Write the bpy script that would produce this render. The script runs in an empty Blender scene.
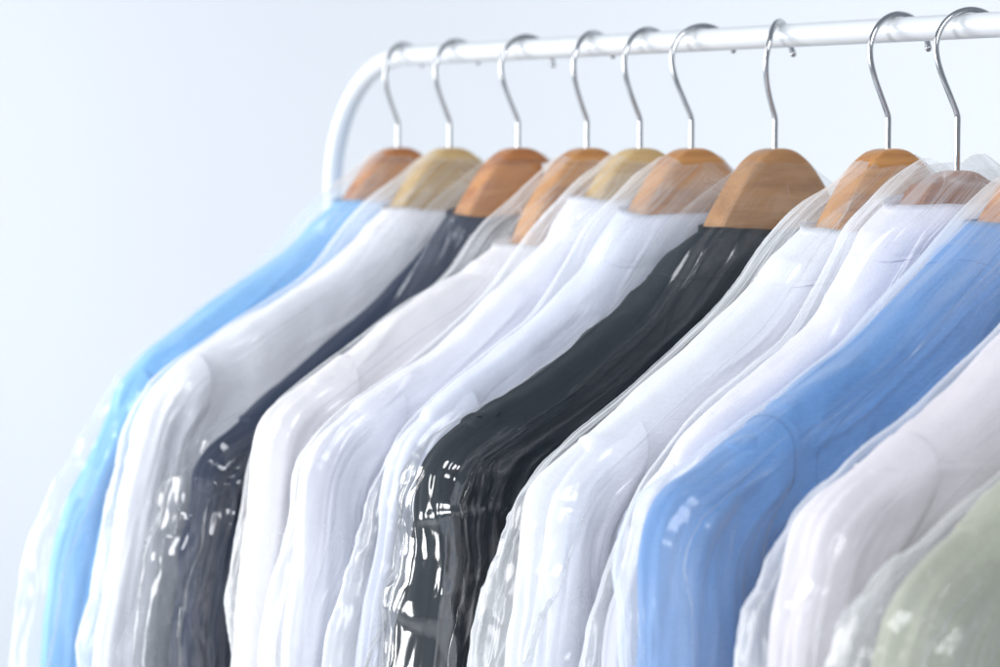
import bpy, math
import numpy as np
from mathutils import Vector

scene = bpy.context.scene
COL = scene.collection
RAILZ = 170.0          # height of the rail axis above the floor, all builder lengths are in centimetres
S = 0.01

# ------------------------------------------------------------------ camera
cam_data = bpy.data.cameras.new('camera')
cam = bpy.data.objects.new('camera', cam_data)
COL.objects.link(cam)
cam.location = (1.2444, -1.0904, (RAILZ - 7.03) * S)
cam.rotation_euler = (math.radians(90 - 4.345), 0, math.radians(55.035))
cam_data.lens = 90.0
cam_data.sensor_width = 36.0
cam_data.clip_start = 0.05
cam_data.clip_end = 200
cam_data.dof.use_dof = True
cam_data.dof.focus_distance = 1.47
cam_data.dof.aperture_fstop = 6.3
scene.camera = cam

# ------------------------------------------------------------------ light
world = bpy.data.worlds.new('World')
scene.world = world
world.use_nodes = True
bg = world.node_tree.nodes['Background']
bg.inputs['Color'].default_value = (0.80, 0.89, 1.0, 1)
bg.inputs['Strength'].default_value = 0.40


def area_light(name, loc, target, size, size_y, power, color):
    d = bpy.data.lights.new(name, 'AREA')
    d.shape = 'ELLIPSE'
    d.size = size
    d.size_y = size_y
    d.energy = power
    d.color = color
    o = bpy.data.objects.new(name, d)
    COL.objects.link(o)
    o.location = loc
    o.rotation_euler = (Vector(target) - Vector(loc)).to_track_quat('-Z', 'Y').to_euler()
    return o


area_light('softbox_key', (-2.1, -2.0, 1.85), (-0.1, -0.1, 1.4), 1.2, 2.3, 88, (1.0, 0.985, 0.97))
area_light('added_highlight_strip', (-0.1, -2.6, 1.5), (0.0, -0.25, 1.35), 0.65, 2.0, 34, (0.97, 0.985, 1.0))  # added lamp, placed to lay streak highlights on the film
area_light('softbox_fill', (2.6, -1.2, 3.2), (0.0, 0.0, 1.4), 1.4, 1.4, 62, (0.93, 0.95, 1.0))
area_light('softbox_wall', (-6.2, -1.4, 1.9), (-6.0, 1.9, 1.2), 3.4, 2.6, 104, (0.96, 0.965, 1.0))

scene.view_settings.view_transform = 'Standard'
scene.view_settings.look = 'None'
scene.view_settings.exposure = 0.0
scene.view_settings.gamma = 1.0
scene.render.engine = 'CYCLES'
cy = scene.cycles
cy.max_bounces = 14
cy.diffuse_bounces = 7
cy.glossy_bounces = 4
cy.transmission_bounces = 6
cy.transparent_max_bounces = 64
cy.use_denoising = True
cy.sample_clamp_indirect = 6.0
cy.caustics_reflective = False
cy.caustics_refractive = False


# ------------------------------------------------------------------ noise helpers
def perlin(x, y, z, seed=0):
    x, y, z = np.broadcast_arrays(np.asarray(x, float), np.asarray(y, float), np.asarray(z, float))
    rng = np.random.RandomState(seed)
    p = rng.permutation(256)
    p = np.concatenate([p, p, p])
    g = rng.normal(size=(256, 3))
    g /= np.linalg.norm(g, axis=1)[:, None]
    xi, yi, zi = [np.floor(v).astype(int) for v in (x, y, z)]
    xf, yf, zf = x - xi, y - yi, z - zi
    u, v, w = [t * t * t * (t * (t * 6 - 15) + 10) for t in (xf, yf, zf)]
    xi &= 255
    yi &= 255
    zi &= 255
    out = 0
    for a in (0, 1):
        for b in (0, 1):
            for c in (0, 1):
                h = p[p[p[(xi + a) & 255] + ((yi + b) & 255)] + ((zi + c) & 255)]
                gg = g[h]
                d = gg[..., 0] * (xf - a) + gg[..., 1] * (yf - b) + gg[..., 2] * (zf - c)
                out = out + d * (u if a else 1 - u) * (v if b else 1 - v) * (w if c else 1 - w)
    return out * 1.6


def facets(x, y, seed=0):
    """F2^2 - F1^2 of scattered points: flat facets meeting in straight sharp creases, 0 on the creases"""
    x, y = np.broadcast_arrays(np.asarray(x, float), np.asarray(y, float))
    rng = np.random.RandomState(seed)
    T = rng.rand(64, 64, 2)
    xi, yi = np.floor(x).astype(int), np.floor(y).astype(int)
    f1 = np.full(x.shape, 9.0)
    f2 = np.full(x.shape, 9.0)
    for a in (-1, 0, 1):
        for b in (-1, 0, 1):
            p = T[(xi + a) & 63, (yi + b) & 63]
            d = (xi + a + p[..., 0] - x) ** 2 + (yi + b + p[..., 1] - y) ** 2
            f2 = np.minimum(f2, np.maximum(f1, d))
            f1 = np.minimum(f1, d)
    return f2 - f1


def ridge(n, k=2.2):
    """sharp crested folds: 1 on the crest, falling to 0"""
    return np.clip(1 - np.abs(n) * k, 0, 1)


def smooth(a, b, x):
    t = np.clip((x - a) / (b - a), 0, 1)
    return t * t * (3 - 2 * t)


def path(pts, n, dense=None):
    """resample a polyline (u, z) smoothly; dense = list of (cm from start, weight)"""
    P = np.array(pts, float)
    # Catmull-Rom subdivide
    Q = np.vstack([2 * P[0] - P[1], P, 2 * P[-1] - P[-2]])
    out = []
    for i in range(len(P) - 1):
        p0, p1, p2, p3 = Q[i], Q[i + 1], Q[i + 2], Q[i + 3]
        t = np.linspace(0, 1, 12, endpoint=False)[:, None]
        out.append(0.5 * ((2 * p1) + (-p0 + p2) * t + (2 * p0 - 5 * p1 + 4 * p2 - p3) * t ** 2 + (-p0 + 3 * p1 - 3 * p2 + p3) * t ** 3))
    out.append(P[-1:])
    R = np.vstack(out)
    s = np.concatenate([[0], np.cumsum(np.linalg.norm(np.diff(R, axis=0), axis=1))])
    if isinstance(n, int):
        q = np.linspace(0, s[-1], n)
    else:
        q = np.minimum(n, s[-1])
    return np.stack([np.interp(q, s, R[:, 0]), np.interp(q, s, R[:, 1])], -1), q


def grid_normals(P, wrap):
    du = (np.roll(P, -1, 1) - np.roll(P, 1, 1)) if wrap else np.gradient(P, axis=1)
    dt = np.gradient(P, axis=0)
    n = np.cross(du, dt)
    return n / np.maximum(np.linalg.norm(n, axis=-1, keepdims=True), 1e-6)


# ------------------------------------------------------------------ mesh helpers
def link(name, me, mat, parent=None):
    o = bpy.data.objects.new(name, me)
    COL.objects.link(o)
    if mat is not None:
        me.materials.append(mat)
    if parent is not None:
        o.parent = parent
    return o


def mesh_from(name, V, Fq):
    me = bpy.data.meshes.new(name)
    V = np.asarray(V, np.float32)
    Fq = np.asarray(Fq, np.int32)
    me.vertices.add(len(V))
    me.vertices.foreach_set('co', V.ravel())
    k = Fq.shape[1]
    me.loops.add(len(Fq) * k)
    me.loops.foreach_set('vertex_index', Fq.ravel())
    me.polygons.add(len(Fq))
    me.polygons.foreach_set('loop_start', np.arange(len(Fq), dtype=np.int32) * k)
    me.polygons.foreach_set('use_smooth', np.ones(len(Fq), bool))
    me.update(calc_edges=True)
    me.validate()
    return me


def to_world(P):
    """garment space (u towards the camera side, w along the rail, z up from the rail axis) to object space, metres"""
    return np.stack([P[..., 1], -P[..., 0], P[..., 2]], -1) * S


def grid_mesh(name, P, wrap, uvq=None, flip=False):
    R, C = P.shape[:2]
    idx = np.arange(R * C).reshape(R, C)
    if wrap:
        a = idx[:-1, :]
        b = np.roll(idx, -1, 1)[:-1, :]
        c = np.roll(idx, -1, 1)[1:, :]
        d = idx[1:, :]
    else:
        a, b, c, d = idx[:-1, :-1], idx[:-1, 1:], idx[1:, 1:], idx[1:, :-1]
    F = np.stack([a, b, c, d], -1).reshape(-1, 4)
    if flip:
        F = F[:, ::-1]
    return mesh_from(name, to_world(P).reshape(-1, 3), F)


def tube(pts, rad, seg=12, closed=False, cap=True):
    """tube along 3D points in metres"""
    P = np.array(pts, float)
    n = len(P)
    rad = np.broadcast_to(np.asarray(rad, float), (n,))
    T = (np.roll(P, -1, 0) - np.roll(P, 1, 0)) if closed else np.gradient(P, axis=0)
    T /= np.linalg.norm(T, axis=1)[:, None]
    ref = np.array([1.0, 0, 0]) if abs(T[0, 0]) < 0.9 else np.array([0, 1.0, 0])
    N = np.cross(T[0], ref)
    N /= np.linalg.norm(N)
    Vs = []
    for i in range(n):
        N = N - T[i] * (N @ T[i])
        N /= np.linalg.norm(N)
        B = np.cross(T[i], N)
        a = np.linspace(0, 2 * np.pi, seg, endpoint=False)[:, None]
        Vs.append(P[i] + rad[i] * (np.cos(a) * N + np.sin(a) * B))
    V = np.vstack(Vs)
    F = []
    m = n if closed else n - 1
    for i in range(m):
        j = (i + 1) % n
        for k in range(seg):
            l = (k + 1) % seg
            F.append((i * seg + k, i * seg + l, j * seg + l, j * seg + k))
    if cap and not closed:
        V = np.vstack([V, P[0], P[-1]])
        for k in range(seg):
            l = (k + 1) % seg
            F.append((len(V) - 2, l, k, k))
            F.append((len(V) - 1, (n - 1) * seg + k, (n - 1) * seg + l, (n - 1) * seg + l))
    me = bpy.data.meshes.new('tube')
    me.from_pydata([tuple(v) for v in V], [], [tuple(dict.fromkeys(f)) for f in F])
    me.polygons.foreach_set('use_smooth', [True] * len(me.polygons))
    me.update()
    return me


def thing(name, label, cat, loc, group=None):
    o = bpy.data.objects.new(name, None)
    COL.objects.link(o)
    o.location = loc
    o.empty_display_size = 0.05
    o['label'] = label
    o['category'] = cat
    if group:
        o['group'] = group
    return o


# ------------------------------------------------------------------ materials
def new_mat(name):
    m = bpy.data.materials.new(name)
    m.use_nodes = True
    nt = m.node_tree
    return m, nt, nt.nodes['Principled BSDF'], nt.nodes['Material Output']


def nd(nt, kind, **kw):
    n = nt.nodes.new(kind)
    for k, v in kw.items():
        setattr(n, k, v)
    return n


def mth(nt, op, a, b=None, c=None, clamp=False):
    n = nt.nodes.new('ShaderNodeMath')
    n.operation = op
    n.use_clamp = clamp
    for i, v in enumerate((a, b, c)):
        if v is None:
            continue
        if isinstance(v, (int, float)):
            n.inputs[i].default_value = v
        else:
            nt.links.new(v, n.inputs[i])
    return n.outputs[0]


def fabric(name, color, rough=0.85, sheen=0.25, weave=900, bump=0.30, trans=0.0, mel=0.08):
    m, nt, b, out = new_mat(name)
    L = nt.links.new
    tc = nd(nt, 'ShaderNodeTexCoord')
    n1 = nd(nt, 'ShaderNodeTexNoise')
    n1.inputs['Scale'].default_value = 14
    n1.inputs['Detail'].default_value = 4
    L(tc.outputs['Object'], n1.inputs['Vector'])
    mv = nd(nt, 'ShaderNodeMapping')
    mv.inputs['Scale'].default_value = (500, 350, 900)
    L(tc.outputs['Object'], mv.inputs['Vector'])
    w1 = nd(nt, 'ShaderNodeTexNoise')
    w1.inputs['Scale'].default_value = 1.0
    w1.inputs['Detail'].default_value = 1
    L(mv.outputs[0], w1.inputs['Vector'])
    wv = mth(nt, 'MULTIPLY', w1.outputs['Fac'], 1.2)
    mix = nd(nt, 'ShaderNodeMix', data_type='RGBA')
    mix.inputs[6].default_value = (*[c * (1 - mel) for c in color], 1)
    mix.inputs[7].default_value = (*[min(1, c * (1 + mel)) for c in color], 1)
    mpw = nd(nt, 'ShaderNodeMapping')
    mpw.inputs['Scale'].default_value = (900, 160, 900)
    L(tc.outputs['Object'], mpw.inputs['Vector'])
    n3 = nd(nt, 'ShaderNodeTexNoise')
    n3.inputs['Scale'].default_value = 1.0
    n3.inputs['Detail'].default_value = 2
    L(mpw.outputs[0], n3.inputs['Vector'])
    mf = mth(nt, 'ADD', mth(nt, 'MULTIPLY', n1.outputs['Fac'], 0.6), mth(nt, 'MULTIPLY', mth(nt, 'SUBTRACT', n3.outputs['Fac'], 0.3), 1.0), clamp=True)
    L(mf, mix.inputs[0])
    L(mix.outputs[2], b.inputs['Base Color'])
    b.inputs['Roughness'].default_value = rough
    b.inputs['Sheen Weight'].default_value = sheen
    b.inputs['Specular IOR Level'].default_value = 0.25
    n2 = nd(nt, 'ShaderNodeTexNoise')
    n2.inputs['Scale'].default_value = 55
    n2.inputs['Detail'].default_value = 5
    L(tc.outputs['Object'], n2.inputs['Vector'])
    hsum = mth(nt, 'MULTIPLY_ADD', n2.outputs['Fac'], 3.0, wv)
    bp = nd(nt, 'ShaderNodeBump')
    bp.inputs['Strength'].default_value = bump
    bp.inputs['Distance'].default_value = 0.0006
    L(hsum, bp.inputs['Height'])
    L(bp.outputs['Normal'], b.inputs['Normal'])
    if trans > 0:
        tr = nd(nt, 'ShaderNodeBsdfTranslucent')
        tr.inputs['Color'].default_value = (*color, 1)
        ms = nd(nt, 'ShaderNodeMixShader')
        ms.inputs[0].default_value = trans
        L(b.outputs[0], ms.inputs[1])
        L(tr.outputs[0], ms.inputs[2])
        L(ms.outputs[0], out.inputs['Surface'])
    return m


def film(name, haze=0.05, edge=0.35, gloss=1.0, rough=0.10, seed=0.0, bump=0.3, loose=0.25, neck=0.32, gl2=0.3):
    """thin clear polythene: mostly see-through, a milky haze that thickens at grazing angles, and a mirror-like sheen"""
    m, nt, b, out = new_mat(name)
    nt.nodes.remove(b)
    L = nt.links.new
    tc = nd(nt, 'ShaderNodeTexCoord')
    mp = nd(nt, 'ShaderNodeMapping')
    mp.inputs['Location'].default_value = (seed * 3.1, seed * 1.7, seed * 2.3)
    L(tc.outputs['Object'], mp.inputs['Vector'])
    nz = nd(nt, 'ShaderNodeTexNoise')
    nz.inputs['Scale'].default_value = 16
    nz.inputs['Detail'].default_value = 3
    nz.inputs['Distortion'].default_value = 0.8
    L(mp.outputs[0], nz.inputs['Vector'])
    at = nd(nt, 'ShaderNodeAttribute', attribute_name='flow')
    mp2 = nd(nt, 'ShaderNodeMapping')
    mp2.inputs['Location'].default_value = (seed * 5.1, seed * 2.7, seed * 1.3)
    mp2.inputs['Scale'].default_value = (1.7, 0.030, 1)
    L(at.outputs['Vector'], mp2.inputs['Vector'])
    ns = nd(nt, 'ShaderNodeTexNoise')
    ns.inputs['Scale'].default_value = 1.0
    ns.inputs['Detail'].default_value = 5
    ns.inputs['Roughness'].default_value = 0.62
    ns.inputs['Distortion'].default_value = 0.12
    L(mp2.outputs[0], ns.inputs['Vector'])
    # creases: thin bright lines where the streak noise crosses its middle
    cr = mth(nt, 'SUBTRACT', 1.0, mth(nt, 'MULTIPLY', mth(nt, 'ABSOLUTE', mth(nt, 'SUBTRACT', ns.outputs['Fac'], 0.5)), 22.0), clamp=True)
    mask = mth(nt, 'SUBTRACT', mth(nt, 'MULTIPLY', nz.outputs['Fac'], 3.2), 1.25, clamp=True)
    line = mth(nt, 'MULTIPLY', cr, mask)
    sx = nd(nt, 'ShaderNodeSeparateXYZ')
    L(at.outputs['Vector'], sx.inputs[0])
    mb = nd(nt, 'ShaderNodeMapRange', interpolation_type='SMOOTHSTEP')
    for q_, v_ in enumerate((24.0, 38.0, 0.8, 0.1)):
        mb.inputs[q_ + 1].default_value = v_
    L(sx.outputs[1], mb.inputs[0])
    h = mth(nt, 'ADD', mth(nt, 'MULTIPLY', nz.outputs['Fac'], 0.6), mth(nt, 'MULTIPLY', ns.outputs['Fac'], mb.outputs[0]))
    bp = nd(nt, 'ShaderNodeBump')
    bp.inputs['Strength'].default_value = bump
    bp.inputs['Distance'].default_value = 0.0022
    L(h, bp.inputs['Height'])
    lw = nd(nt, 'ShaderNodeLayerWeight')
    lw.inputs['Blend'].default_value = 0.5
    L(bp.outputs['Normal'], lw.inputs['Normal'])
    fc = lw.outputs['Facing']
    f2 = mth(nt, 'POWER', fc, 3.4)
    vary = mth(nt, 'MULTIPLY', mth(nt, 'POWER', ns.outputs['Fac'], 3.0), haze * 4)
    hz = mth(nt, 'ADD', mth(nt, 'MULTIPLY_ADD', f2, edge, haze * 0.4), vary)
    mr = nd(nt, 'ShaderNodeMapRange', interpolation_type='SMOOTHSTEP')
    for q_, v_ in enumerate((22.0, 44.0, 0.0, 1.0)):
        mr.inputs[q_ + 1].default_value = v_
    L(sx.outputs[1], mr.inputs[0])
    taut = mth(nt, 'SUBTRACT', 1.0, mr.outputs[0])
    hz = mth(nt, 'ADD', hz, mth(nt, 'MULTIPLY', mth(nt, 'MULTIPLY', line, taut), haze * 3.0), clamp=True)
    hz = mth(nt, 'ADD', hz, mth(nt, 'MULTIPLY', mr.outputs[0], mth(nt, 'MULTIPLY', nz.outputs['Fac'], 2.0 * loose)), clamp=True)  # whitens the loose lower film, glare put into its haze
    mn = nd(nt, 'ShaderNodeMapRange', interpolation_type='SMOOTHSTEP')
    for q_, v_ in enumerate((2.0, 20.0, neck, 0.0)):
        mn.inputs[q_ + 1].default_value = v_
    L(sx.outputs[1], mn.inputs[0])
    st = mth(nt, 'SUBTRACT', mth(nt, 'MULTIPLY', ns.outputs['Fac'], 4.0), 1.35, clamp=True)
    hz = mth(nt, 'ADD', hz, mth(nt, 'MULTIPLY', mn.outputs[0], st), clamp=True)
    f5 = mth(nt, 'POWER', fc, 4.5)
    fr = mth(nt, 'MINIMUM', mth(nt, 'MULTIPLY', mth(nt, 'MULTIPLY_ADD', f5, 0.22 * gloss, 0.042 * gloss), mth(nt, 'MULTIPLY_ADD', mr.outputs[0], gl2, 1.0)), 0.9)
    tr = nd(nt, 'ShaderNodeBsdfTransparent')
    tr.inputs['Color'].default_value = (0.985, 0.99, 0.992, 1)
    df = nd(nt, 'ShaderNodeBsdfDiffuse')
    df.inputs['Color'].default_value = (0.95, 0.97, 0.99, 1)
    tl = nd(nt, 'ShaderNodeBsdfTranslucent')
    tl.inputs['Color'].default_value = (0.95, 0.975, 1.0, 1)
    gl = nd(nt, 'ShaderNodeBsdfGlossy')
    gl.inputs['Roughness'].default_value = rough
    for n in (df, gl):
        L(bp.outputs['Normal'], n.inputs['Normal'])
    m0 = nd(nt, 'ShaderNodeMixShader')
    m0.inputs[0].default_value = 0.5
    L(df.outputs[0], m0.inputs[1])
    L(tl.outputs[0], m0.inputs[2])
    m1 = nd(nt, 'ShaderNodeMixShader')
    L(hz, m1.inputs[0])
    L(tr.outputs[0], m1.inputs[1])
    L(m0.outputs[0], m1.inputs[2])
    m2 = nd(nt, 'ShaderNodeMixShader')
    L(fr, m2.inputs[0])
    L(m1.outputs[0], m2.inputs[1])
    L(gl.outputs[0], m2.inputs[2])
    L(m2.outputs[0], out.inputs['Surface'])
    return m


def wood(name, c1, c2, seed=0.0):
    m, nt, b, out = new_mat(name)
    L = nt.links.new
    tc = nd(nt, 'ShaderNodeTexCoord')
    mp = nd(nt, 'ShaderNodeMapping')
    mp.inputs['Location'].default_value = (seed, seed * 2, seed)
    mp.inputs['Scale'].default_value = (14, 3.2, 26)
    L(tc.outputs['Object'], mp.inputs['Vector'])
    nz = nd(nt, 'ShaderNodeTexNoise')
    nz.inputs['Scale'].default_value = 3
    nz.inputs['Detail'].default_value = 6
    nz.inputs['Distortion'].default_value = 0.6
    L(mp.outputs[0], nz.inputs['Vector'])
    mp2 = nd(nt, 'ShaderNodeMapping')
    mp2.inputs['Scale'].default_value = (300, 12, 300)
    L(tc.outputs['Object'], mp2.inputs['Vector'])
    nf = nd(nt, 'ShaderNodeTexNoise')
    nf.inputs['Scale'].default_value = 2
    L(mp2.outputs[0], nf.inputs['Vector'])
    f = mth(nt, 'ADD', mth(nt, 'MULTIPLY', nz.outputs['Fac'], 0.75), mth(nt, 'MULTIPLY', nf.outputs['Fac'], 0.3))
    cr = nd(nt, 'ShaderNodeValToRGB')
    cr.color_ramp.elements[0].position = 0.40
    cr.color_ramp.elements[0].color = (*c1, 1)
    cr.color_ramp.elements[1].position = 0.62
    cr.color_ramp.elements[1].color = (*c2, 1)
    L(f, cr.inputs[0])
    L(cr.outputs[0], b.inputs['Base Color'])
    b.inputs['Roughness'].default_value = 0.42
    b.inputs['Coat Weight'].default_value = 0.25
    b.inputs['Coat Roughness'].default_value = 0.2
    bp = nd(nt, 'ShaderNodeBump')
    bp.inputs['Strength'].default_value = 0.15
    bp.inputs['Distance'].default_value = 0.0005
    L(nf.outputs['Fac'], bp.inputs['Height'])
    L(bp.outputs['Normal'], b.inputs['Normal'])
    return m


def simple(name, color, rough=0.5, metal=0.0, noise=0.0, scale=8.0):
    m, nt, b, out = new_mat(name)
    b.inputs['Roughness'].default_value = rough
    b.inputs['Metallic'].default_value = metal
    tc = nd(nt, 'ShaderNodeTexCoord')
    nz = nd(nt, 'ShaderNodeTexNoise')
    nz.inputs['Scale'].default_value = scale
    nz.inputs['Detail'].default_value = 4
    nt.links.new(tc.outputs['Object'], nz.inputs['Vector'])
    mix = nd(nt, 'ShaderNodeMix', data_type='RGBA')
    mix.inputs[6].default_value = (*[c * (1 - noise) for c in color], 1)
    mix.inputs[7].default_value = (*[min(1, c * (1 + noise)) for c in color], 1)
    nt.links.new(nz.outputs['Fac'], mix.inputs[0])
    nt.links.new(mix.outputs[2], b.inputs['Base Color'])
    return m


M_WALL = simple('wall_paint', (0.71, 0.745, 0.78), 0.9, 0, 0.012, 1.2)
M_FLOOR = simple('floor_paint', (0.78, 0.80, 0.82), 0.7, 0, 0.02, 2)
M_RAIL = simple('white_enamel', (0.62, 0.65, 0.68), 0.30, 0, 0.01, 20)
M_CHROME = simple('chrome_wire', (0.50, 0.51, 0.53), 0.16, 1.0, 0.05, 60)
M_CAP = simple('grey_cap', (0.10, 0.10, 0.11), 0.5)
M_PAPER = simple('paper_tag', (0.85, 0.85, 0.85), 0.8)

# ------------------------------------------------------------------ setting: wall and floor
def sheet(name, pts, mat):
    me = bpy.data.meshes.new(name)
    me.from_pydata(pts, [], [(0, 1, 2, 3)])
    o = link(name, me, mat)
    o['kind'] = 'structure'
    return o


sheet('wall', [(-9, 1.9, 0), (1.3, 1.9, 0), (1.3, 1.9, 4.2), (-9, 1.9, 4.2)], M_WALL)
sheet('floor', [(-9, -4, 0), (6, -4, 0), (6, 1.9, 0), (-9, 1.9, 0)], M_FLOOR)

# ------------------------------------------------------------------ clothes rack
rack = thing('clothes_rack', 'white tubular steel clothes rack with rounded corner carrying the row of hangers', 'clothes rack', (0, 0.006, 0))
XL, XR, BR = -57.0, 95.0, 11.0
pts = []
top = RAILZ
pts += [(XL, 0, z) for z in np.linspace(4, top - BR, 24)[:-1]]
pts += [(XL + BR - BR * math.cos(a), 0, top - BR + BR * math.sin(a)) for a in np.linspace(0, math.pi / 2, 20)]
pts += [(x, 0, top) for x in np.linspace(XL + BR, XR - BR, 40)[1:-1]]
pts += [(XR - BR + BR * math.sin(a), 0, top - BR + BR * math.cos(a)) for a in np.linspace(0, math.pi / 2, 20)]
pts += [(XR, 0, z) for z in np.linspace(top - BR, 4, 24)[1:]]
link('rail', tube(np.array(pts) * S, 0.0077, 28), M_RAIL, rack)
for xx in (XL, XR):
    link('foot', tube([(xx * S, y, 0.03) for y in np.linspace(-0.24, 0.24, 12)], 0.011, 16), M_RAIL, rack)
    for yy in (-0.22, 0.22):
        link('end_cap', tube([(xx * S, yy, 0.0), (xx * S, yy, 0.016), (xx * S, yy, 0.022)], [0.014, 0.014, 0.011], 16), M_CAP, rack)

# ------------------------------------------------------------------ garments on their hangers
OUT = [(5.2, -11.9), (7.2, -13.3), (9.6, -15.0), (12.4, -16.9), (15.4, -19.0), (18.6, -21.0), (21.3, -22.5), (23.6, -23.9),
       (25.4, -25.3), (26.5, -26.9), (27.1, -29.2), (27.7, -32.5), (28.4, -37.0), (29.0, -43), (29.6, -55), (29.8, -72)]
OUTS = {
    1: [(5.2, -11.9), (7.5, -13.3), (9.6, -15), (12.6, -16.9), (16.3, -19.0), (20.1, -21.3), (22.6, -22.9), (24.5, -24.9), (25.4, -26.6), (26.5, -29.4), (28.0, -32.3), (29.3, -35), (30.3, -38.9), (31.1, -46.2), (31.4, -60), (31.2, -72)],
    2: [(5.3, -12.3), (9.4, -15.2), (12.0, -17.0), (14.7, -18.4), (17.3, -19.6), (19.8, -20.9), (22.3, -22.2), (24.4, -23.6), (25.8, -25.0), (26.7, -26.8), (27.3, -28.9), (28.2, -32.2), (29.0, -36.2), (29.9, -40.1), (30.7, -44.9), (30.8, -58), (30.4, -72)],
    3: [(5.5, -12.5), (7.0, -14.2), (9.8, -16.3), (12.4, -18.4), (15.6, -20.6), (18.3, -22.5), (20.8, -24.2), (22.9, -25.7), (24.3, -26.8), (26.0, -28.1), (27.0, -29.8), (27.3, -31.9), (28.1, -34.7), (28.4, -38.9), (28.8, -43.6), (29, -58), (28.8, -72)],
    4: [(7.4, -14.4), (8.8, -15.2), (11.1, -16.3), (13.7, -17.3), (15.9, -18.6), (18.6, -20.2), (21.0, -21.6), (23.4, -23.0), (25.4, -24.4), (26.4, -25.8), (26.9, -27.8), (27.3, -30.9), (27.9, -34.9), (28.6, -42.1), (28.8, -56), (28.6, -72)],
    5: [(5.2, -11.2), (6.4, -12.2), (8.2, -14.0), (11.2, -16.3), (16.1, -19.9), (19.3, -21.8), (23.2, -23.9), (25.5, -25.7), (26.7, -27.6), (27.2, -29.5), (27.7, -34.1), (28.7, -41.0), (29, -56), (28.8, -72)],
    6: [(5.3, -11.9), (6.2, -12.8), (8.2, -14.7), (10.5, -16.9), (14.4, -19.6), (18.4, -22.0), (21.1, -23.8), (22.8, -25.4), (23.8, -27.2), (24.4, -29.8), (25.1, -33.6), (26.3, -40.3), (26.8, -54), (26.8, -72)],
    7: [(5.3, -12.8), (6.2, -13.2), (8.6, -14.6), (11.9, -17.1), (15.2, -19.2), (18.8, -21.4), (20.6, -22.3), (22.7, -23.2), (24.9, -24.1), (26.3, -25.2), (27.2, -26.6), (27.5, -28.5), (28.0, -32.1), (28.5, -34.5), (29.3, -38.5), (29.8, -54), (29.4, -72)],
    8: [(6.0, -12.5), (7.0, -13.1), (8.6, -14.2), (10.4, -15.6), (13.5, -17.7), (16.3, -19.5), (21.5, -22.8), (23.7, -24.2), (25.4, -25.6), (26.4, -27.1), (26.9, -29.2), (27.3, -33.0), (27.9, -37.2), (28.6, -50), (28.6, -72)],
    9: [(4.7, -10.9), (6.7, -12.1), (8.4, -13.9), (9.6, -16.0), (11.4, -17.8), (14.3, -19.5), (18.1, -21.4), (20.4, -23.0), (22.1, -24.7), (23.4, -26.3), (24.0, -28.2), (24.9, -31.2), (26.0, -36.0), (26.8, -50), (26.8, -72)],
    10: [(6.4, -11.7), (8.2, -12.6), (9.9, -14.0), (12.2, -15.7), (14.4, -17.3), (16.9, -18.7), (20.3, -20.3), (22.7, -21.7), (24.5, -22.7), (26.6, -23.8), (28.4, -25.0), (29.4, -26.6), (29.8, -29), (29.9, -33.9), (30.0, -50), (29.8, -72)],
    11: [(5.8, -13.0), (9.6, -15.3), (12.6, -16.9), (16.2, -19.1), (19.9, -21.3), (24.0, -23.5), (26.0, -25.1), (26.9, -26.7), (27.4, -28.5), (28.3, -32.8), (28.8, -50), (28.6, -72)],
    12: [(5.4, -14.9), (8.4, -16.8), (13.3, -19.3), (16.9, -21.1), (20.3, -22.9), (23.7, -25.1), (26.0, -26.7), (27.5, -28.1), (28.3, -29.8), (28.9, -33), (29.2, -50), (29, -72)],
}


def superring(phi, p):
    c = np.cos(phi)
    return np.sign(c) * np.abs(c) ** p


def phi_grid(n_near, n_far):
    a = np.linspace(0, np.pi, n_near, endpoint=False)
    b = np.linspace(np.pi, 2 * np.pi, n_far, endpoint=False)
    return np.concatenate([a, b])


def seam_tube(P3, rad):
    return tube(to_world(np.array(P3)), rad * S, 6)


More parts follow.
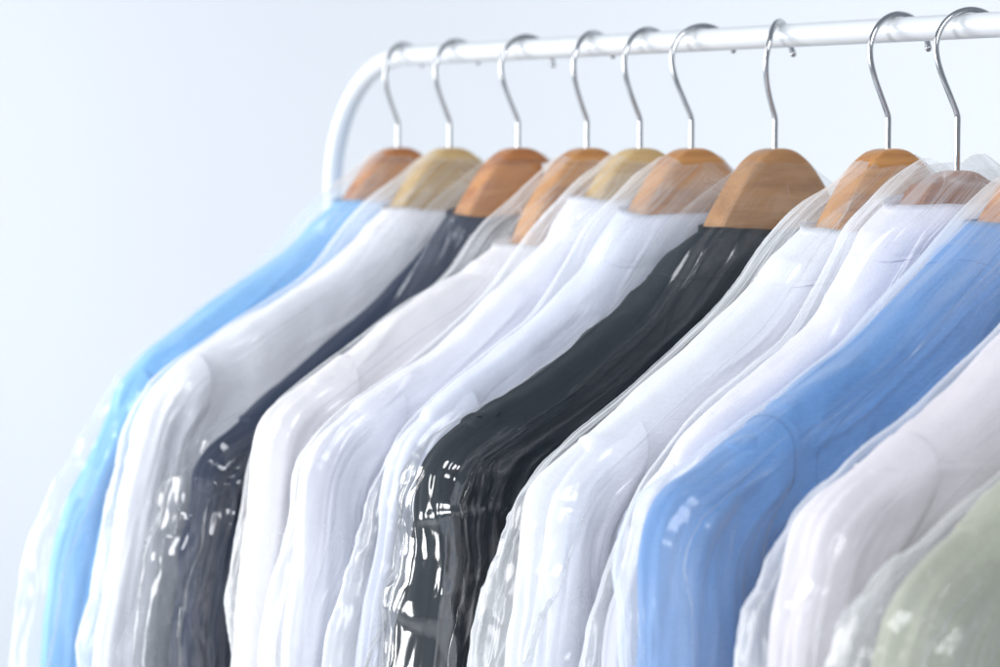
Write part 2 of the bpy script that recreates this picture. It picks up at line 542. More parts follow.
def garment(i, X, kind, label, cat, group, mat, seam_mat, W=2.7, drop=0.0, fold=1.0, seed=0, lapel=False):
    """returns the silhouette height samples (u, z, w) so the bag can drape over them"""
    root = thing(kind, label, cat, (X * S, 0, RAILZ * S), group)
    out_full, q = path([(OUTS[i][0][0] + 0.5, OUTS[i][0][1])] + OUTS[i][1:], 300)
    tip = int(np.argmin(np.abs(out_full[:, 0] + 0.0 - (OUTS[i][-1][0] - 4.8)) + np.where(out_full[:, 1] < -27, 99, 0)))
    sh = out_full[:tip]
    su, sz = sh[-1]
    inner = [tuple(v) for v in sh[::12]] + [(su, sz), (su + 0.15, sz - 2.2), (su - 1.2, sz - 7), (su - 2.3, sz - 13), (su - 2.6, sz - 22), (su - 2.4, sz - 34), (su - 2.2, sz - 52)]
    L = np.concatenate([np.arange(0, 46, 0.33), np.arange(46, 84, 1.6)])
    O, qs = path(inner, L)
    R = len(O)
    phi = phi_grid(200, 90)
    tt = qs / qs[-1]
    O0 = O[0]
    # centre line falls in step so rings become level below the chest
    cz = np.interp(qs, [0, 6, 14, 24, 36, 84], [O0[1] + 0.1, O0[1] - 2.0, O0[1] - 6.5, O0[1] - 13.0, -36.0, O[-1, 1]])
    Wt = np.interp(qs, [0, 3, 10, 24, 32, 60, 84], [2.5, W - 0.15, W - 0.1, W - 0.25, W, W, W + 0.1])
    pp = np.interp(qs, [0, 4, 22, 34, 84], [1.0, 0.62, 0.55, 0.6, 0.6])
    s = np.sin(phi)
    k = np.abs(s)
    side = np.sign(s + 1e-12)
    U = O[:, 0:1] * s[None, :]
    # rings bow upward a little so cloth hangs from the ridge
    Z = cz[:, None] + (O[:, 1:2] - cz[:, None]) * (k[None, :] ** 1.15)
    c = np.cos(phi)
    Wv = Wt[:, None] * np.sign(c)[None, :] * np.abs(c)[None, :] ** pp[:, None]
    P = np.stack([U, Wv, Z], -1)
    # cloth folds
    N = grid_normals(P, True)
    sg = -1.0 if (N[R // 3, 50] @ np.array([0, 1, 0])) * np.cos(phi[50]) < 0 else 1.0
    N = N * sg
    th = phi[None, :] * np.ones((R, 1))
    ang = np.stack([np.cos(th), np.sin(th)], -1)
    qq = qs[:, None] * np.ones((1, len(phi)))
    env = smooth(5, 16, qq)
    warp = perlin(P[..., 0] * 0.08, P[..., 2] * 0.08, P[..., 1] * 0.1 + 3, seed + 7) * 1.5
    env2 = smooth(14, 30, qq)
    d = fold * (env * 0.30 * perlin(ang[..., 0] * 1.8 + warp * 0.6, ang[..., 1] * 1.8, qq * 0.03, seed)
                + env2 * 0.26 * perlin(ang[..., 0] * 3.6 + warp, ang[..., 1] * 3.6, qq * 0.02, seed + 1)
                )
    d += 0.16 * perlin(P[..., 0] * 0.22, P[..., 1] * 0.4, P[..., 2] * 0.22, seed + 3) * smooth(1, 6, qq)
    d += 0.05 * perlin(P[..., 0] * 0.7, P[..., 1] * 0.7, P[..., 2] * 0.5, seed + 4) * smooth(2, 8, qq)
    # a few soft drag lines running down from the shoulder
    dr = perlin(P[..., 0] * 0.30 + P[..., 2] * 0.42, P[..., 1] * 0.1, P[..., 0] * 0.07 - P[..., 2] * 0.05, seed + 5)
    d += 0.17 * ridge(dr, 4.5) ** 1.5 * fold * smooth(3, 10, qq) * smooth(-0.3, 0.4, perlin(P[..., 0] * 0.12, 2, P[..., 2] * 0.12, seed + 6))
    if i in (10, 12, 7):
        cw = perlin(P[..., 0] * 0.55 + P[..., 2] * 0.30, P[..., 1] * 0.2, P[..., 2] * 0.22, seed + 21)
        d += 0.16 * ridge(cw, 5) * smooth(2, 7, qq) * smooth(-0.2, 0.4, perlin(P[..., 0] * 0.15, 4, P[..., 2] * 0.15, seed + 22))
    dent = np.exp(-(((np.abs(P[..., 0]) - su + 2.2) / 2.8) ** 2 + ((P[..., 2] - sz + 6.0 + 1.2 * perlin(seed, i * 3.3, 1.1)) / 4.2) ** 2))
    d -= 1.0 * dent * (np.abs(np.cos(th)) ** 0.5)
    P = P + N * d[..., None]
    body = link('body', grid_mesh('body', P, True), mat, root)
    samples = [P.reshape(-1, 3)]

    # ---- sleeves
    def sleeve(sgn):
        start = max(0, tip - 16)
        so = out_full[start:]
        so = so[:: 6]
        so, qo = path([tuple(v) for v in so], np.concatenate([np.arange(0, 30, 0.3), np.arange(30, 58, 1.2)]))
        n = len(so)
        si_pts = [(su - 3.2, sz - 2.6), (su - 2.2, sz - 5.0), (su - 1.9, sz - 8), (su - 1.8, sz - 14), (su - 1.0, sz - 22), (su + 0.2, sz - 34), (su + 0.6, sz - 47)]
        si, _ = path(si_pts, n)
        # match parameter so the ends are level
        f = np.interp(np.arange(n) / (n - 1), [0, 1], [0, 1])
        si_full, qi = path(si_pts, 400)
        qn = qo / qo[-1]
        target = np.interp(qn, [0, 0.12, 0.25, 1], [0, 0.10, 0.20, 1])
        si = np.stack([np.interp(target * qi[-1], qi, si_full[:, 0]), np.interp(target * qi[-1], qi, si_full[:, 1])], -1)
        ph = np.linspace(0, 2 * np.pi, 120, endpoint=False)
        so = so + np.stack([0.45 * smooth(2, 7, qo), 0 * qo], -1)
        cen = (so + si) / 2
        half = (so - si) / 2
        ws = np.interp(qo, [0, 2.5, 6, 14, 58], [W - 0.7, W - 0.45, W - 0.4, W - 0.7, W - 0.9])
        cs, sn = np.cos(ph), np.sin(ph)
        pe = 0.8
        U = cen[:, 0:1] + half[:, 0:1] * np.sign(cs) * np.abs(cs) ** pe
        Z = cen[:, 1:2] + half[:, 1:2] * np.sign(cs) * np.abs(cs) ** pe
        Wv = ws[:, None] * np.sign(sn) * np.abs(sn) ** 1.05
        Q = np.stack([U, Wv, Z], -1)
        N = grid_normals(Q, True)
        ctr = np.stack([cen[:, 0], 0 * cen[:, 0], cen[:, 1]], -1)[:, None, :]
        sgl = np.sign(np.mean(np.sum(N * (Q - ctr), -1)))
        N = N * sgl
        e = smooth(2, 8, qo)[:, None]
        a2 = ph[None, :]
        sd = seed + (50 if sgn < 0 else 0)
        wq = qo[:, None]
        d = fold * e * (0.50 * perlin(np.cos(a2) * 1.9, np.sin(a2) * 1.9, wq * 0.035, sd + 11)
                        + 0.10 * perlin(np.cos(a2) * 4.5, np.sin(a2) * 4.5, wq * 0.06, sd + 12)
                        - 0.18 * ridge(perlin(np.cos(a2) * 2.6, np.sin(a2) * 2.6 + 4, wq * 0.05, sd + 13), 5))
        d = d + 0.12 * fold * perlin(Q[..., 0] * 0.3, Q[..., 1] * 0.3, Q[..., 2] * 0.35, sd + 14)
        d = d + 0.03 * perlin(Q[..., 0] * 1.2, Q[..., 1] * 1.2, Q[..., 2] * 0.9, sd + 15)
        pl = (0.20 if i in (10, 2) else 0.04) * smooth(0.8, 4, qo)[:, None] * np.exp(-(wq / 16.0) ** 2)
        d = d + pl * (ridge(np.sin(a2 * 3 + 0.8 + 0.25 * np.sin(wq * 0.3 + seed)), 1.4) - 0.4) * 1.6
        d = d - 1.25 * np.exp(-(((Q[..., 0] - su + 0.3) / 2.4) ** 2 + ((Q[..., 2] - sz + 5.5) / 4.5) ** 2)) * np.abs(np.sin(a2)) ** 1.2
        Q = Q + N * d[..., None]
        Q2 = Q.copy()
        if sgn < 0:
            Q2[..., 0] *= -1
        o = link('sleeve', grid_mesh('sleeve', Q2, True), mat, root)
        samples.append(Q2.reshape(-1, 3))
        # armhole seam
        r0 = 2
        line = Q2[r0] + 0.0
        line = line + (line - line.mean(0)) * 0.012
        ok = np.r_[line, line[:1]]
        if i == 10 or lapel:
            link('armhole_seam', seam_tube(ok, 0.045 if i == 10 else 0.03), seam_mat, root)
        return Q2

    sleeve(1)
    sleeve(-1)

    # ---- collar: a folded band lying on the neck of the body
    kk = [int(v) for v in np.linspace(0, len(phi) - 1, 150)]
    rows = 26
    C = np.zeros((rows, len(kk), 3))
    NN = grid_normals(P, True) * sg
    for a, j in enumerate(kk):
        wv_ = 0.5 * float(perlin(math.cos(phi[j]) * 1.1, math.sin(phi[j]) * 1.1, seed * 0.7, seed + 40))
        ln = 2.7 + 2.2 * ((i * 0.618) % 1.0) + wv_ * 1.6 + 2.2 * abs(math.cos(phi[j])) ** 2 if not lapel else 4.6 + 1.6 * abs(math.cos(phi[j]))
        for r in range(rows):
            q_ = r / (rows - 1)
            dist = ln * q_
            fi = dist / 0.33
            i0 = min(int(fi), R - 2)
            fr = fi - i0
            base = P[i0, j] * (1 - fr) + P[i0 + 1, j] * fr
            nn = NN[i0, j]
            hn = np.array([nn[0], nn[1], nn[2] * smooth(0.3, 0.8, q_)])
            rad_ = np.array([math.sin(phi[j]), math.cos(phi[j]), 0.0])
            bl = smooth(0.1, 0.6, q_)
            nn = rad_ * (1 - bl) + hn * bl
            nn = nn / np.linalg.norm(nn)
            lift = 0.05 + 0.27 * (1 - q_) ** 2 + 0.22 * math.sin(math.pi * min(1, q_ * 1.1)) ** 0.7
            C[r, a] = base + nn * lift
    # stand: inner wall turning down inside the neck
    stand = []
    top0 = C[0]
    for q_ in (1.0, 0.75, 0.5, 0.25):
        v = top0.copy()
        v[:, 0] *= (0.99 - 0.03 * q_)
        v[:, 1] *= (0.96 - 0.05 * q_)
        v[:, 2] += 0.30 - 2.6 * q_ ** 1.3
        stand.append(v)
    crest = top0.copy()
    crest[:, 2] += 0.42
    crest[:, :2] *= 0.99
    C = np.concatenate([np.array(stand), crest[None], C], 0)
    C[..., 2] += (0.35 * perlin(np.sin(phi[kk]) * 0.9, np.cos(phi[kk]) * 0.9, seed * 0.37, seed + 41) - 0.25 * np.cos(phi[kk]))[None, :] * np.linspace(1, 0, C.shape[0])[:, None] ** 0.7
    jit = 0.12 * perlin(C[..., 0] * 0.5, C[..., 1] * 0.5, C[..., 2] * 0.5, seed + 31)
    C = C + jit[..., None] * np.array([0.3, 1, 0.6])
    col = link('collar', grid_mesh('collar', C, True), mat, root)
    sol = col.modifiers.new('thickness', 'SOLIDIFY')
    sol.thickness = 0.0010
    sol.offset = -1 if sg > 0 else 1
    samples.append(C.reshape(-1, 3))

    # ---- shoulder yoke seam along the near ridge, both faces
    for f_ in ((0.30, 0.33) if lapel else ((0.30,) if i == 10 else ())):
        for mir in (0, 1):
            j = int(200 * (f_ if mir else 1 - f_))
            seg = P[8:int(26 / 0.33), j] + NN[8:int(26 / 0.33), j] * 0.01
            link('yoke_seam', seam_tube(seg[::3], 0.02), seam_mat, root)
    return np.vstack(samples)


def hanger_wood(P_top, T0, name, mat, root, zlow=5.4, T1=1.05, arm=21.5):
    """contoured wooden bar: rounded crest, arms dropping to both sides"""
    us = np.concatenate([np.linspace(-arm, -7, 26)[:-1], np.linspace(-7, 7, 57), np.linspace(7, arm, 26)[1:]])
    au = np.abs(us)
    zt = np.interp(au, [p[0] for p in P_top], [p[1] for p in P_top])
    # smooth the outline
    kz = np.array([1, 2, 3, 2, 1.0]); kz /= kz.sum()
    zt[2:-2] = np.convolve(zt, kz, 'valid')
    thick = np.interp(au, [0, 4, 10, arm - 2, arm], [zlow, zlow - 0.4, 3.6, 3.0, 1.4])
    hw = np.interp(au, [0, 3, 8, arm - 1.5, arm], [T0, T0, T0 + 0.1, T1, T1 * 0.8])
    ph = np.linspace(0, 2 * np.pi, 40, endpoint=False)
    cs, sn = np.cos(ph), np.sin(ph)
    rings = []
    for u, z, t, h in zip(us, zt, thick, hw):
        yy = np.sign(sn) * np.abs(sn) ** 0.16 * h
        zz = np.sign(cs) * np.abs(cs) ** 0.22 * t / 2 + (z - t / 2)
        rings.append(np.stack([np.full_like(yy, u), yy, zz], -1))
    Pw = np.array(rings)
    # closed ends
    e0 = Pw[0].mean(0) + (Pw[0] - Pw[0].mean(0)) * 0.01
    e1 = Pw[-1].mean(0) + (Pw[-1] - Pw[-1].mean(0)) * 0.01
    Pw = np.concatenate([e0[None], Pw, e1[None]], 0)
    link(name, grid_mesh(name, Pw, True, flip=True), mat, root)
    return Pw.reshape(-1, 3)


def hook_points(drop, yaw, lean, end=18):
    """question-mark wire in the hanger's plane, apex resting on the rail"""
    cu, czz, r = -0.85, -1.41, 2.40
    a = np.radians(np.linspace(end, 180, 40))
    arc = [(cu + r * math.cos(t), czz + r * math.sin(t)) for t in math.pi - a][::-1]
    arc = [(cu - r * math.cos(t), czz + r * math.sin(t)) for t in a]
    # arc runs from the free tip (u negative, behind the rail) over the top to the near side
    low = [(1.42, -2.2), (1.08, -3.15), (0.52, -4.3), (0.12, -5.1), (0.0, -5.5), (0.0, -6.2), (0.0, -7.6 - drop), (0, -8.6 - drop)]
    p2, _ = path(arc[:-1:3] + [(cu + r, czz)] + low, 90)
    pts = []
    for u, z in p2:
        f = np.clip((z + 7.3) / 7.0, 0, 1)
        w = math.sin(yaw) * u * f + lean * f
        pts.append((u * math.cos(yaw * f), w, z))
    return np.array(pts)


CREST = [(0, -7.3), (1.0, -7.45), (2.0, -8.0), (3.0, -8.95), (4.0, -10.3), (5.25, -12.1), (6.0, -13.8), (7.4, -16.6), (10, -19.0), (15, -21.6), (20, -25.2), (22.0, -26.8)]


def hanger(X, label, wmat, drop=0.0, crest=CREST, T0=1.0, yaw=0.0, lean=0.0):
    root = thing('wooden_hanger', label, 'coat hanger', (X * S, 0, RAILZ * S), 'wooden hangers hooked over the rail')
    cr = [(a, b - drop) if a < 3 else (a, b - drop * 0.3) for a, b in crest]
    smp = hanger_wood(cr, T0, 'wooden_bar', wmat, root)
    hp = hook_points(drop, yaw, lean, end=8 if abs(yaw) > 0.4 or yaw in (0.0, -0.05) else 19)
    hk = link('hook', tube(to_world(hp), 0.0018, 14), M_CHROME, root)
    cap = to_world(hp[:3])
    tipv = cap[0] + (cap[0] - cap[2]) / np.linalg.norm(cap[0] - cap[2]) * 0.002
    link('hook_tip', tube([tipv, cap[0], cap[1]], [0.0014, 0.0021, 0.0021], 12), M_CHROME, hk)
    return smp


def height_maps(Sm):
    """half-thickness of what is inside the bag on a (u, z) grid, for each face"""
    du = 0.4
    u0, z0 = -36, -92
    nu, nz = int(72 / du), int(86 / du)
    maps = []
    for sg in (1, -1):
        H = np.full((nu, nz), -5.0)
        m = Sm[:, 1] * sg > -0.3
        a = np.clip(((Sm[m, 0] - u0) / du).astype(int), 0, nu - 1)
        b = np.clip(((Sm[m, 2] - z0) / du).astype(int), 0, nz - 1)
        np.maximum.at(H, (a, b), Sm[m, 1] * sg)
        for _ in range(3):   # dilate
            G = H.copy()
            for dx in (-1, 0, 1):
                for dz in (-1, 0, 1):
                    G = np.maximum(G, np.roll(np.roll(H, dx, 0), dz, 1) - 0.10 * (abs(dx) + abs(dz)))
            H = G
        H = np.maximum(H, -0.6)
        for _ in range(4):   # relax
            G = (np.roll(H, 1, 0) + np.roll(H, -1, 0) + np.roll(H, 1, 1) + np.roll(H, -1, 1)) / 4
            H = np.maximum(H, G) * 0.5 + G * 0.5
        maps.append(H)

    def sample(H, u, z):
        x = np.clip((u - u0) / du - 0.5, 0, nu - 1.001)
        y = np.clip((z - z0) / du - 0.5, 0, nz - 1.001)
        i, j = x.astype(int), y.astype(int)
        fx, fy = x - i, y - j
        return H[i, j] * (1 - fx) * (1 - fy) + H[i + 1, j] * fx * (1 - fy) + H[i, j + 1] * (1 - fx) * fy + H[i + 1, j + 1] * fx * fy
    return lambda u, z, sg: sample(maps[0] if sg > 0 else maps[1], u, z)


def bag(i, X, label, mat, Sm, seed, crumple=1.0, long=1.0, flare=1.0, tension=1.0, tight=1.0):
    hm = height_maps(Sm)
    g = OUTS[i]
    gf, gq = path(g, 200)
    # taut from the hanger crest to the shoulder, then loose
    pts = [(2.2, -7.95), (5.2, -10.0), (8.6, -12.5)]
    gt = np.gradient(gf, axis=0)
    gt /= np.linalg.norm(gt, axis=1)[:, None]
    gn = np.stack([-gt[:, 1], gt[:, 0]], -1)
    q0 = np.interp(12.0, gf[:100, 0], gq[:100])
    qt = gq[int(np.argmin(np.abs(gf[:, 1] - (-26.4))))]
    for q_, ex in ((q0, 0.55), (q0 + 4, 0.36), (q0 + 8, 0.26), (qt - 3.2, 0.22), (qt - 0.6, 0.3), (qt + 2, 0.55), (qt + 5, 0.9 * flare), (qt + 9, 1.4 * flare),
                   (qt + 15, 2.1 * flare), (qt + 28, 2.5 * flare), (qt + 42, 2.7 * flare)):
        ex *= tight
        pts.append(tuple(np.array([np.interp(q_, gq, gf[:, 0] + gn[:, 0] * ex), np.interp(q_, gq, gf[:, 1] + gn[:, 1] * ex)])))
    pts.append((pts[-1][0], -88))
    Lq = np.concatenate([np.arange(0, 52, 0.24), np.arange(52, 92, 1.3)])
    O, qs = path(pts, Lq)
    rk = np.random.RandomState(seed + 77)
    kn = np.cumsum(rk.uniform(2.2, 7.5, 40))
    wob = np.interp(qs, kn, rk.uniform(-0.15, 1.15, 40)) * 0.8 + 0.25 * perlin(qs * 0.12, 0 * qs, seed * 1.3, seed)
    wob = np.maximum(wob, -0.12)
    O = O + np.stack([wob, wob * 0.5], -1) * (smooth(4, 20, qs) * (0.12 + 0.88 * smooth(29, 38, qs)))[:, None]
    R = len(O)
    ot = np.gradient(O, axis=0)
    ot /= np.linalg.norm(ot, axis=1)[:, None]
    on = np.stack([-ot[:, 1], ot[:, 0]], -1)
    for _ in range(12):
        on[1:-1] = (on[:-2] + on[1:-1] + on[2:]) / 3
    rc = np.interp(qs, [0, 4, 10, 30, 44], [0.5, 0.9, 1.3, 1.5, 1.8])
    I = O - on * rc[:, None]
    cz = np.interp(qs, [0, 5, 14, 26, 38, 92], [-8.3, -11.0, -16.5, -25.5, -37.0, O[-1, 1]])
    Wt = np.interp(qs, [0, 3, 10, 30, 92], [0.95, 1.5, 2.3, 2.9, 3.0])
    lenf = np.interp(qs, [0, 6, 24, 34, 44], [0.75, 0.40, 0.30, 0.40, 0.70])

    def half(face_n, cap_n, back_n, side):
        cols = [(k_, 1.0, None) for k_ in 1 - (1 - np.linspace(0, 1, face_n, endpoint=False)) ** 1.6]
        cols += [(1.0, 0.0, p_) for p_ in np.linspace(np.pi / 2, -np.pi / 2, cap_n)]
        cols += [(k_, -1.0, None) for k_ in (1 - (np.linspace(0, 1, back_n, endpoint=False)) ** 1.6)[1:]]
        kf = np.array([c_[0] for c_ in cols])[None, :]
        fs = np.array([c_[1] for c_ in cols])[None, :]
        ps = np.array([c_[2] if c_[2] is not None else (np.pi / 2 * c_[1]) for c_ in cols])[None, :]
        cosp, sinp = np.cos(ps), np.sin(ps)
        cosp = np.where(fs == 0, cosp, 0.0)
        U = kf * I[:, 0:1] + (rc[:, None] * cosp) * on[:, 0:1]
        Z = cz[:, None] + (I[:, 1:2] - cz[:, None]) * kf ** 1.1 + (rc[:, None] * cosp) * on[:, 1:2]
        hf, hb = hm(side * kf * I[:, 0:1], cz[:, None] + (I[:, 1:2] - cz[:, None]) * kf ** 1.1, 1), hm(side * kf * I[:, 0:1], cz[:, None] + (I[:, 1:2] - cz[:, None]) * kf ** 1.1, -1)
        H = np.where(ps >= 0, hf, hb)
        lens = Wt[:, None] * np.sqrt(np.clip(1 - (kf * 0.93) ** 2, 0, 1)) * lenf[:, None]
        base = np.maximum(H + 0.09 + 0.25 * np.exp(-(qs[:, None] / 7.0) ** 2), lens)
        base = np.maximum(base, 0.35)
        base = np.where(qs[:, None] < 4, np.maximum(base, 1.25), base)
        w = base * sinp
        P = np.stack([U * side, w, Z], -1)
        ln = np.linalg.norm(np.diff(P, axis=1), axis=2)
        A = np.concatenate([np.zeros((R, 1)), np.cumsum(ln, 1)], 1)
        m_ = int(np.argmin(np.abs(ps[0] - 0.0) + (fs[0] != 0) * 9))
        A = A - A[:, m_:m_ + 1]
        return P, A, kf * np.ones((R, 1))

    P1, A1, K1 = half(150, 70, 80, 1.0)
    P2, A2, K2 = half(40, 24, 40, -1.0)
    P = np.concatenate([P1, P2[:, ::-1]], 1)
    A = np.concatenate([A1, A2[:, ::-1]], 1)
    K = np.concatenate([K1, K2[:, ::-1]], 1)
    hid = np.concatenate([np.zeros_like(A1), np.ones_like(A2)], 1) * 17.0
    qq = qs[:, None] * np.ones((1, P.shape[1]))
    N = grid_normals(P, True)
    if N[R // 3, 60, 1] < 0:
        N = -N
    # ---- folds, laid out along the film: A runs round the bag from the welded edge, qq down from the neck
    loose_ = smooth(22, 36, qq)
    sd = (seed * 7) % 1000
    wa = perlin(A * 0.25, qq * 0.25, hid + seed, seed + 30) * 0.35
    wb = perlin(A * 0.25, qq * 0.25, hid + seed + 9, seed + 31) * 0.35
    patch = smooth(-0.25, 0.45, perlin(A * 0.12, qq * 0.08, hid + seed, seed + 20))
    n1 = perlin(A * 0.42 + wa * 0.5, qq * 0.020, hid + seed, seed + 3)
    n2 = perlin(A * 1.15 + wa, qq * 0.030, hid + seed, seed + 4)
    ten = 0.08 * (n1 + 0.4) + ridge(n1, 7) * 0.13 + ridge(n2, 7.0) * 0.08 * patch
    ten = np.maximum(ten, 0) * smooth(0.3, 6, qq) * tension
    n3 = perlin(A * 0.22 + wa, qq * 0.025, hid + seed, seed + 5)
    n4 = perlin(A * 0.60 + wa, qq * 0.05, hid + seed, seed + 6)
    lng = (0.45 * (n3 + 0.4) + ridge(n3, 6.0) * 0.30 + ridge(n4, 6.5) * 0.16) * loose_ * long
    lng = np.maximum(lng, 0)
    f_big = facets(A * 0.13 + wa + qq * 0.05, qq * 0.34 - A * 0.10 + wb + hid, sd)
    f_mid = facets(A * 0.28 + wa * 1.5 - qq * 0.12, qq * 0.72 + A * 0.16 + wb * 1.5 + hid, sd + 2)
    f_sml = facets(A * 1.1 + wb, qq * 1.2 + A * 0.3 + wa + hid, sd + 4)
    f_lng = facets(A * 0.40 + wa * 0.6, qq * 0.07 + A * 0.05 + wb * 0.4 + hid, sd + 6)
    env = np.exp(-((qq - 35) / 6.5) ** 2) * np.exp(-(A / 7.5) ** 2) + 0.06 * loose_
    def tri(v):
        return 1 - np.abs(2 * (v - np.floor(v)) - 1)
    cap = np.exp(-(A / 7.5) ** 2)
    if crumple > 1:
        e1 = smooth(28, 33, qq) * (1 - smooth(39, 42, qq)) * cap
        e2 = smooth(38, 41, qq) * cap
        z1 = tri(qq * 0.30 + 0.55 * tri(A * 0.13 + 0.3) + 0.9 * wa) * (0.55 + 0.45 * perlin(A * 0.2, qq * 0.3, 3.3, seed))
        z2 = tri(A * 0.24 + 0.02 * qq + 0.8 * wb) * (0.7 + 0.5 * perlin(A * 0.2, qq * 0.15, 5.3, seed))
        fa = facets(A * 0.17 + 0.6 * wa + qq * 0.09, qq * 0.40 - A * 0.13 + 0.6 * wb, sd + 8)
        fb = facets(A * 0.30 + 0.5 * wa + qq * 0.03, qq * 0.13 + A * 0.05 + 0.5 * wb, sd + 9)
        lng = lng * (1 - 0.7 * cap) + (0.55 * z1 + 0.55 * (1.3 - fa)) * e1 + (0.35 * z2 + 0.55 * (1.3 - fb)) * e2
        f_big = f_big * 0 + 1.6
        f_mid = 0.9 - (0.9 - f_mid) * 0.30
        f_sml = 0.8 - (0.8 - f_sml) * 0.15
    cr = (1.0 - f_big * 0.62 + (0.9 - f_mid) * 0.36 + (0.8 - f_sml) * 0.12) * env * crumple
    cr = cr + (1.1 - f_lng) * 0.30 * loose_ * long
    cr = np.maximum(cr, 0)
    gap = ten + lng * 0.7 + cr * 0.62 + 0.10 * np.exp(-(A / 0.13) ** 2)
    P = P + N * gap[..., None]
    P[..., 2] += 0.6 * perlin(P[..., 0] * 0.2, P[..., 1] * 0.3, seed * 0.37, seed + 60) * np.exp(-(qq / 3.0) ** 2)
    th, sg = A * 0.75, (hid > 0) * 2.0 - 1.0
    me = grid_mesh('garment_bag', P, True)
    at = me.attributes.new('flow', 'FLOAT_VECTOR', 'POINT')
    at.data.foreach_set('vector', np.stack([th * np.ones_like(qq), qq, sg * 3.0], -1).astype(np.float32).ravel())
    o = link('garment_bag', me, mat)
    o.location = (X * S, 0, RAILZ * S)
    o['label'] = label
    o['category'] = 'plastic bag'
    o['group'] = 'clear polythene bags over the hanging clothes'
    return o


# name, X along the rail, garment colour etc.
honey = wood('honey_wood', (0.35, 0.14, 0.038), (0.58, 0.28, 0.088), 0.3)
orange = wood('orange_wood', (0.38, 0.14, 0.040), (0.60, 0.27, 0.090), 1.7)
tan = wood('tan_wood', (0.30, 0.14, 0.052), (0.44, 0.23, 0.095), 4.1)
pale = wood('pale_wood', (0.44, 0.28, 0.10), (0.60, 0.42, 0.19), 2.2)
rosy = wood('rosy_wood', (0.22, 0.09, 0.045), (0.34, 0.16, 0.09), 3.3)


def pair(name, col, **kw):
    return fabric(name, col, **kw), fabric(name + '_seam', tuple(c * (0.78 if name[0] == 'b' else 0.85) for c in col), **kw)


SH = 'shirts in dry cleaning bags on the rail'
rows = [
    dict(i=1, X=-45.8, kind='shirt', label='light blue shirt at the far end of the rail beside the rack corner', cat='shirt', col=(0.21, 0.47, 0.80), W=2.8, wood=orange,
         hl='orange wooden hanger holding the light blue shirt nearest the rack corner', yaw=0.35, bl='clear bag over the light blue shirt at the far end'),
    dict(i=2, X=-38.3, kind='shirt', label='greyish white shirt between the far light blue shirt and the navy one', cat='shirt', col=(0.78, 0.78, 0.83), W=2.9, wood=pale,
         hl='pale yellow wooden hanger of the shirt before the navy garment', yaw=0.2, bl='clear bag over the white shirt between light blue and navy'),
    dict(i=3, X=-29.1, kind='shirt', label='dark navy shirt among white shirts, its sleeve under crinkled film', cat='shirt', col=(0.016, 0.026, 0.055), W=2.8, wood=orange,
         hl='orange wooden hanger of the navy shirt, white tag beside its crest', yaw=0.0, bl='crinkled clear bag over the navy shirt with bright glints'),
    dict(i=4, X=-20.5, kind='shirt', label='creamy white shirt right beside the navy shirt, most of its hanger arm bare', cat='shirt', col=(0.76, 0.74, 0.76), W=2.6, wood=honey,
         hl='orange wooden hanger with long bare arm above the creamy shirt', yaw=0.3, bl='clear bag over the creamy white shirt beside the navy one'),
    dict(i=5, X=-14.3, kind='shirt', label='white shirt with high collar on the second pale wood hanger', cat='shirt', col=(0.76, 0.76, 0.83), W=2.4, wood=pale,
         hl='pale wooden hanger half hidden in the middle of the row', yaw=0.12, bl='clear bag over the white shirt on the middle pale hanger'),
    dict(i=6, X=-8.6, kind='shirt', label='cool white shirt hanging directly behind the black jacket', cat='shirt', col=(0.66, 0.69, 0.80), W=2.6, wood=honey,
         hl='orange wooden hanger directly behind the tan one of the black jacket', yaw=-0.25, bl='clear bag over the white shirt directly behind the black jacket'),
    dict(i=7, X=0.0, kind='jacket', label='black suit jacket in the middle of the row under shiny film', cat='jacket', col=(0.004, 0.010, 0.017), W=3.0, wood=tan,
         hl='light tan wooden hanger above the black jacket', yaw=0.55, bl='shiny wrinkled clear bag over the black jacket', lapel=True),
    dict(i=8, X=10.6, kind='shirt', label='bright white shirt directly in front of the black jacket', cat='shirt', col=(0.74, 0.75, 0.80), W=2.9, wood=honey,
         hl='brown wooden hanger with tall crest above the white shirt beside the black jacket', yaw=-0.05, bl='clear bag over the white shirt in front of the black jacket'),
    dict(i=9, X=16.55, kind='shirt', label='white shirt with large smooth collar next to the deep blue shirt', cat='shirt', col=(0.72, 0.71, 0.79), W=2.6, wood=rosy,
         hl='low reddish brown wooden hanger with the largest shiny hook', yaw=-0.3, bl='clear bag over the large collared white shirt', drop=1.3),
    dict(i=10, X=24.7, cs=1.2, kind='shirt', label='deep blue shirt with visible shoulder seam near the front of the row', cat='shirt', col=(0.10, 0.245, 0.52), W=3.0, wood=orange,
         hl='orange wooden hanger cut by the frame above the deep blue shirt', yaw=0.0, bl='clear bag over the deep blue shirt'),
    dict(i=11, X=33.5, kind='shirt', label='pinkish white shirt between the deep blue and the grey green shirt', cat='shirt', col=(0.66, 0.62, 0.66), W=3.0, wood=tan,
         hl='wooden hanger of the pinkish white shirt before the deep blue one', yaw=0.0, bl='clear bag over the pinkish white shirt'),
    dict(i=12, X=41.0, kind='shirt', label='pale grey green shirt, nearest of the row at the lower corner', cat='shirt', col=(0.33, 0.34, 0.26), W=3.0, wood=honey,
         hl='wooden hanger of the grey green shirt, nearest of the row', yaw=0.0, bl='milky wrinkled clear bag over the grey green shirt'),
]
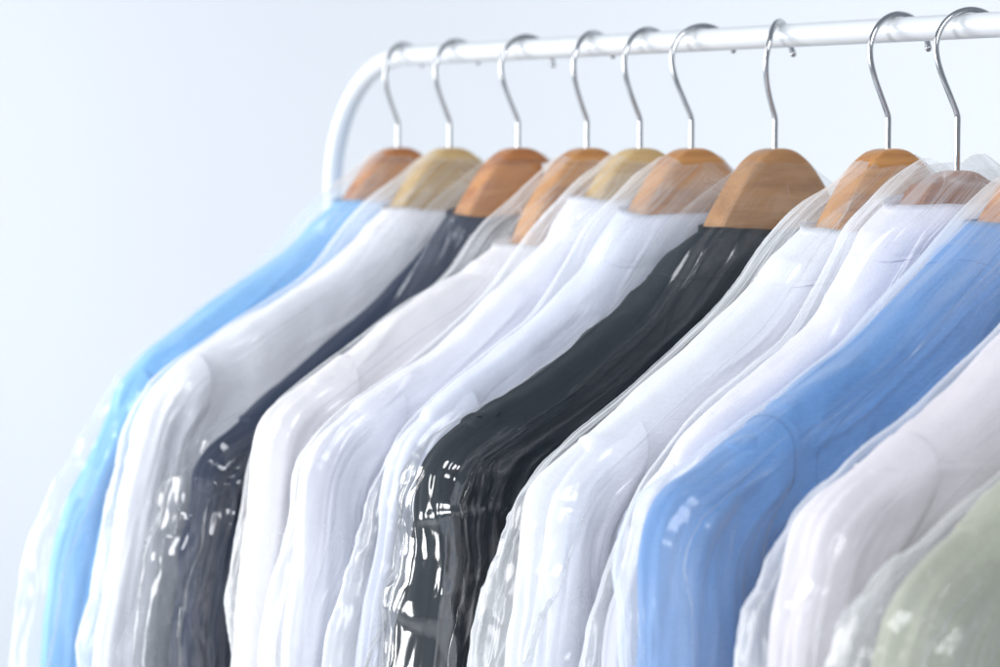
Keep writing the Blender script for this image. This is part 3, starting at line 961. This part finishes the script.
FILM = {
    1: dict(haze=0.05, edge=0.5, gloss=0.9, rough=0.18, bump=0.15, loose=0.06),
    3: dict(haze=0.008, edge=0.15, gloss=0.9, rough=0.12, bump=0.06, loose=0.02, gl2=1.4, neck=0.10),
    4: dict(haze=0.04, edge=0.5, gloss=0.8, rough=0.16),
    7: dict(haze=0.008, edge=0.15, gloss=1.2, rough=0.13, bump=0.05, loose=0.0, neck=0.06, gl2=3.0),
    12: dict(haze=0.06, edge=0.6, gloss=0.8, rough=0.2, loose=0.12, bump=0.15),
    11: dict(haze=0.06, edge=0.75, gloss=0.7, rough=0.2, bump=0.15),
    8: dict(haze=0.05, edge=0.75, gloss=0.9, rough=0.18, bump=0.15),
    10: dict(haze=0.06, edge=0.75, gloss=0.7, rough=0.2, bump=0.12, loose=0.16),
}
BAG = {
    1: dict(flare=0.75, crumple=0.5), 2: dict(crumple=0.25, long=0.7, flare=0.25), 3: dict(crumple=1.2, long=0.9), 4: dict(crumple=0.15, long=0.5, flare=0.4, tight=0.45), 5: dict(crumple=0.2, long=0.5, flare=0.5),
    6: dict(crumple=0.7, long=0.9), 7: dict(crumple=1.3, long=1.0, tension=0.8, flare=0.12, tight=0.8), 9: dict(crumple=0.25, long=0.6),
    10: dict(crumple=0.35, long=0.5, tension=0.7, flare=0.3), 8: dict(crumple=0.6, flare=1.2), 11: dict(crumple=0.5, long=0.7), 12: dict(crumple=0.7, flare=1.2),
}
for r in rows:
    i = r['i']
    lap = r.get('lapel', False)
    fm, sm = pair(('blue_' if i == 10 else '') + r['kind'] + '_cloth', r['col'], mel=0.2 if i in (1, 10, 12) else 0.07, rough=0.8, sheen=0.0 if i in (3, 7) else 0.25)
    smp = garment(i, r['X'], r['kind'], r['label'], r['cat'], SH if r['kind'] == 'shirt' else None, fm, sm, W=r['W'], fold=1.35 if i == 10 else 1.0, seed=i * 17, lapel=lap)
    hs = hanger(r['X'], r['hl'], r['wood'], drop=r.get('drop', 0.0), crest=[(a * r.get('cs', 1.0), b) for a, b in CREST], T0=1.0, yaw=r['yaw'])
    hs = hs[np.abs(hs[:, 0]) < 12]
    f = FILM.get(i, dict(haze=0.05, edge=0.75, gloss=0.8, rough=0.2, bump=0.15))
    bag(i, r['X'], r['bl'], film('polythene', seed=i * 1.37, **f), np.vstack([smp, hs]), seed=i * 31 + 5, **BAG.get(i, {}))

# small white paper tag pinned at the navy shirt's hanger
tg = bpy.data.meshes.new('paper_tag')
tp = [(-0.9, 1.75, -8.55), (-2.5, 1.8, -8.2), (-2.6, 2.1, -9.8), (-1.2, 2.05, -10.1)]
tv = [to_world(np.array(p)) for p in tp] + [to_world(np.array(p) + [0, 0.05, 0]) for p in tp]
tg.from_pydata([tuple(v) for v in tv], [], [(0, 1, 2, 3), (7, 6, 5, 4), (0, 4, 5, 1), (1, 5, 6, 2), (2, 6, 7, 3), (3, 7, 4, 0)])
t = link('paper_tag', tg, M_PAPER)
t.location = (-29.1 * S, 0, RAILZ * S)
t['label'] = 'small white paper tag beside the crest of the navy shirt hanger'
t['category'] = 'tag'
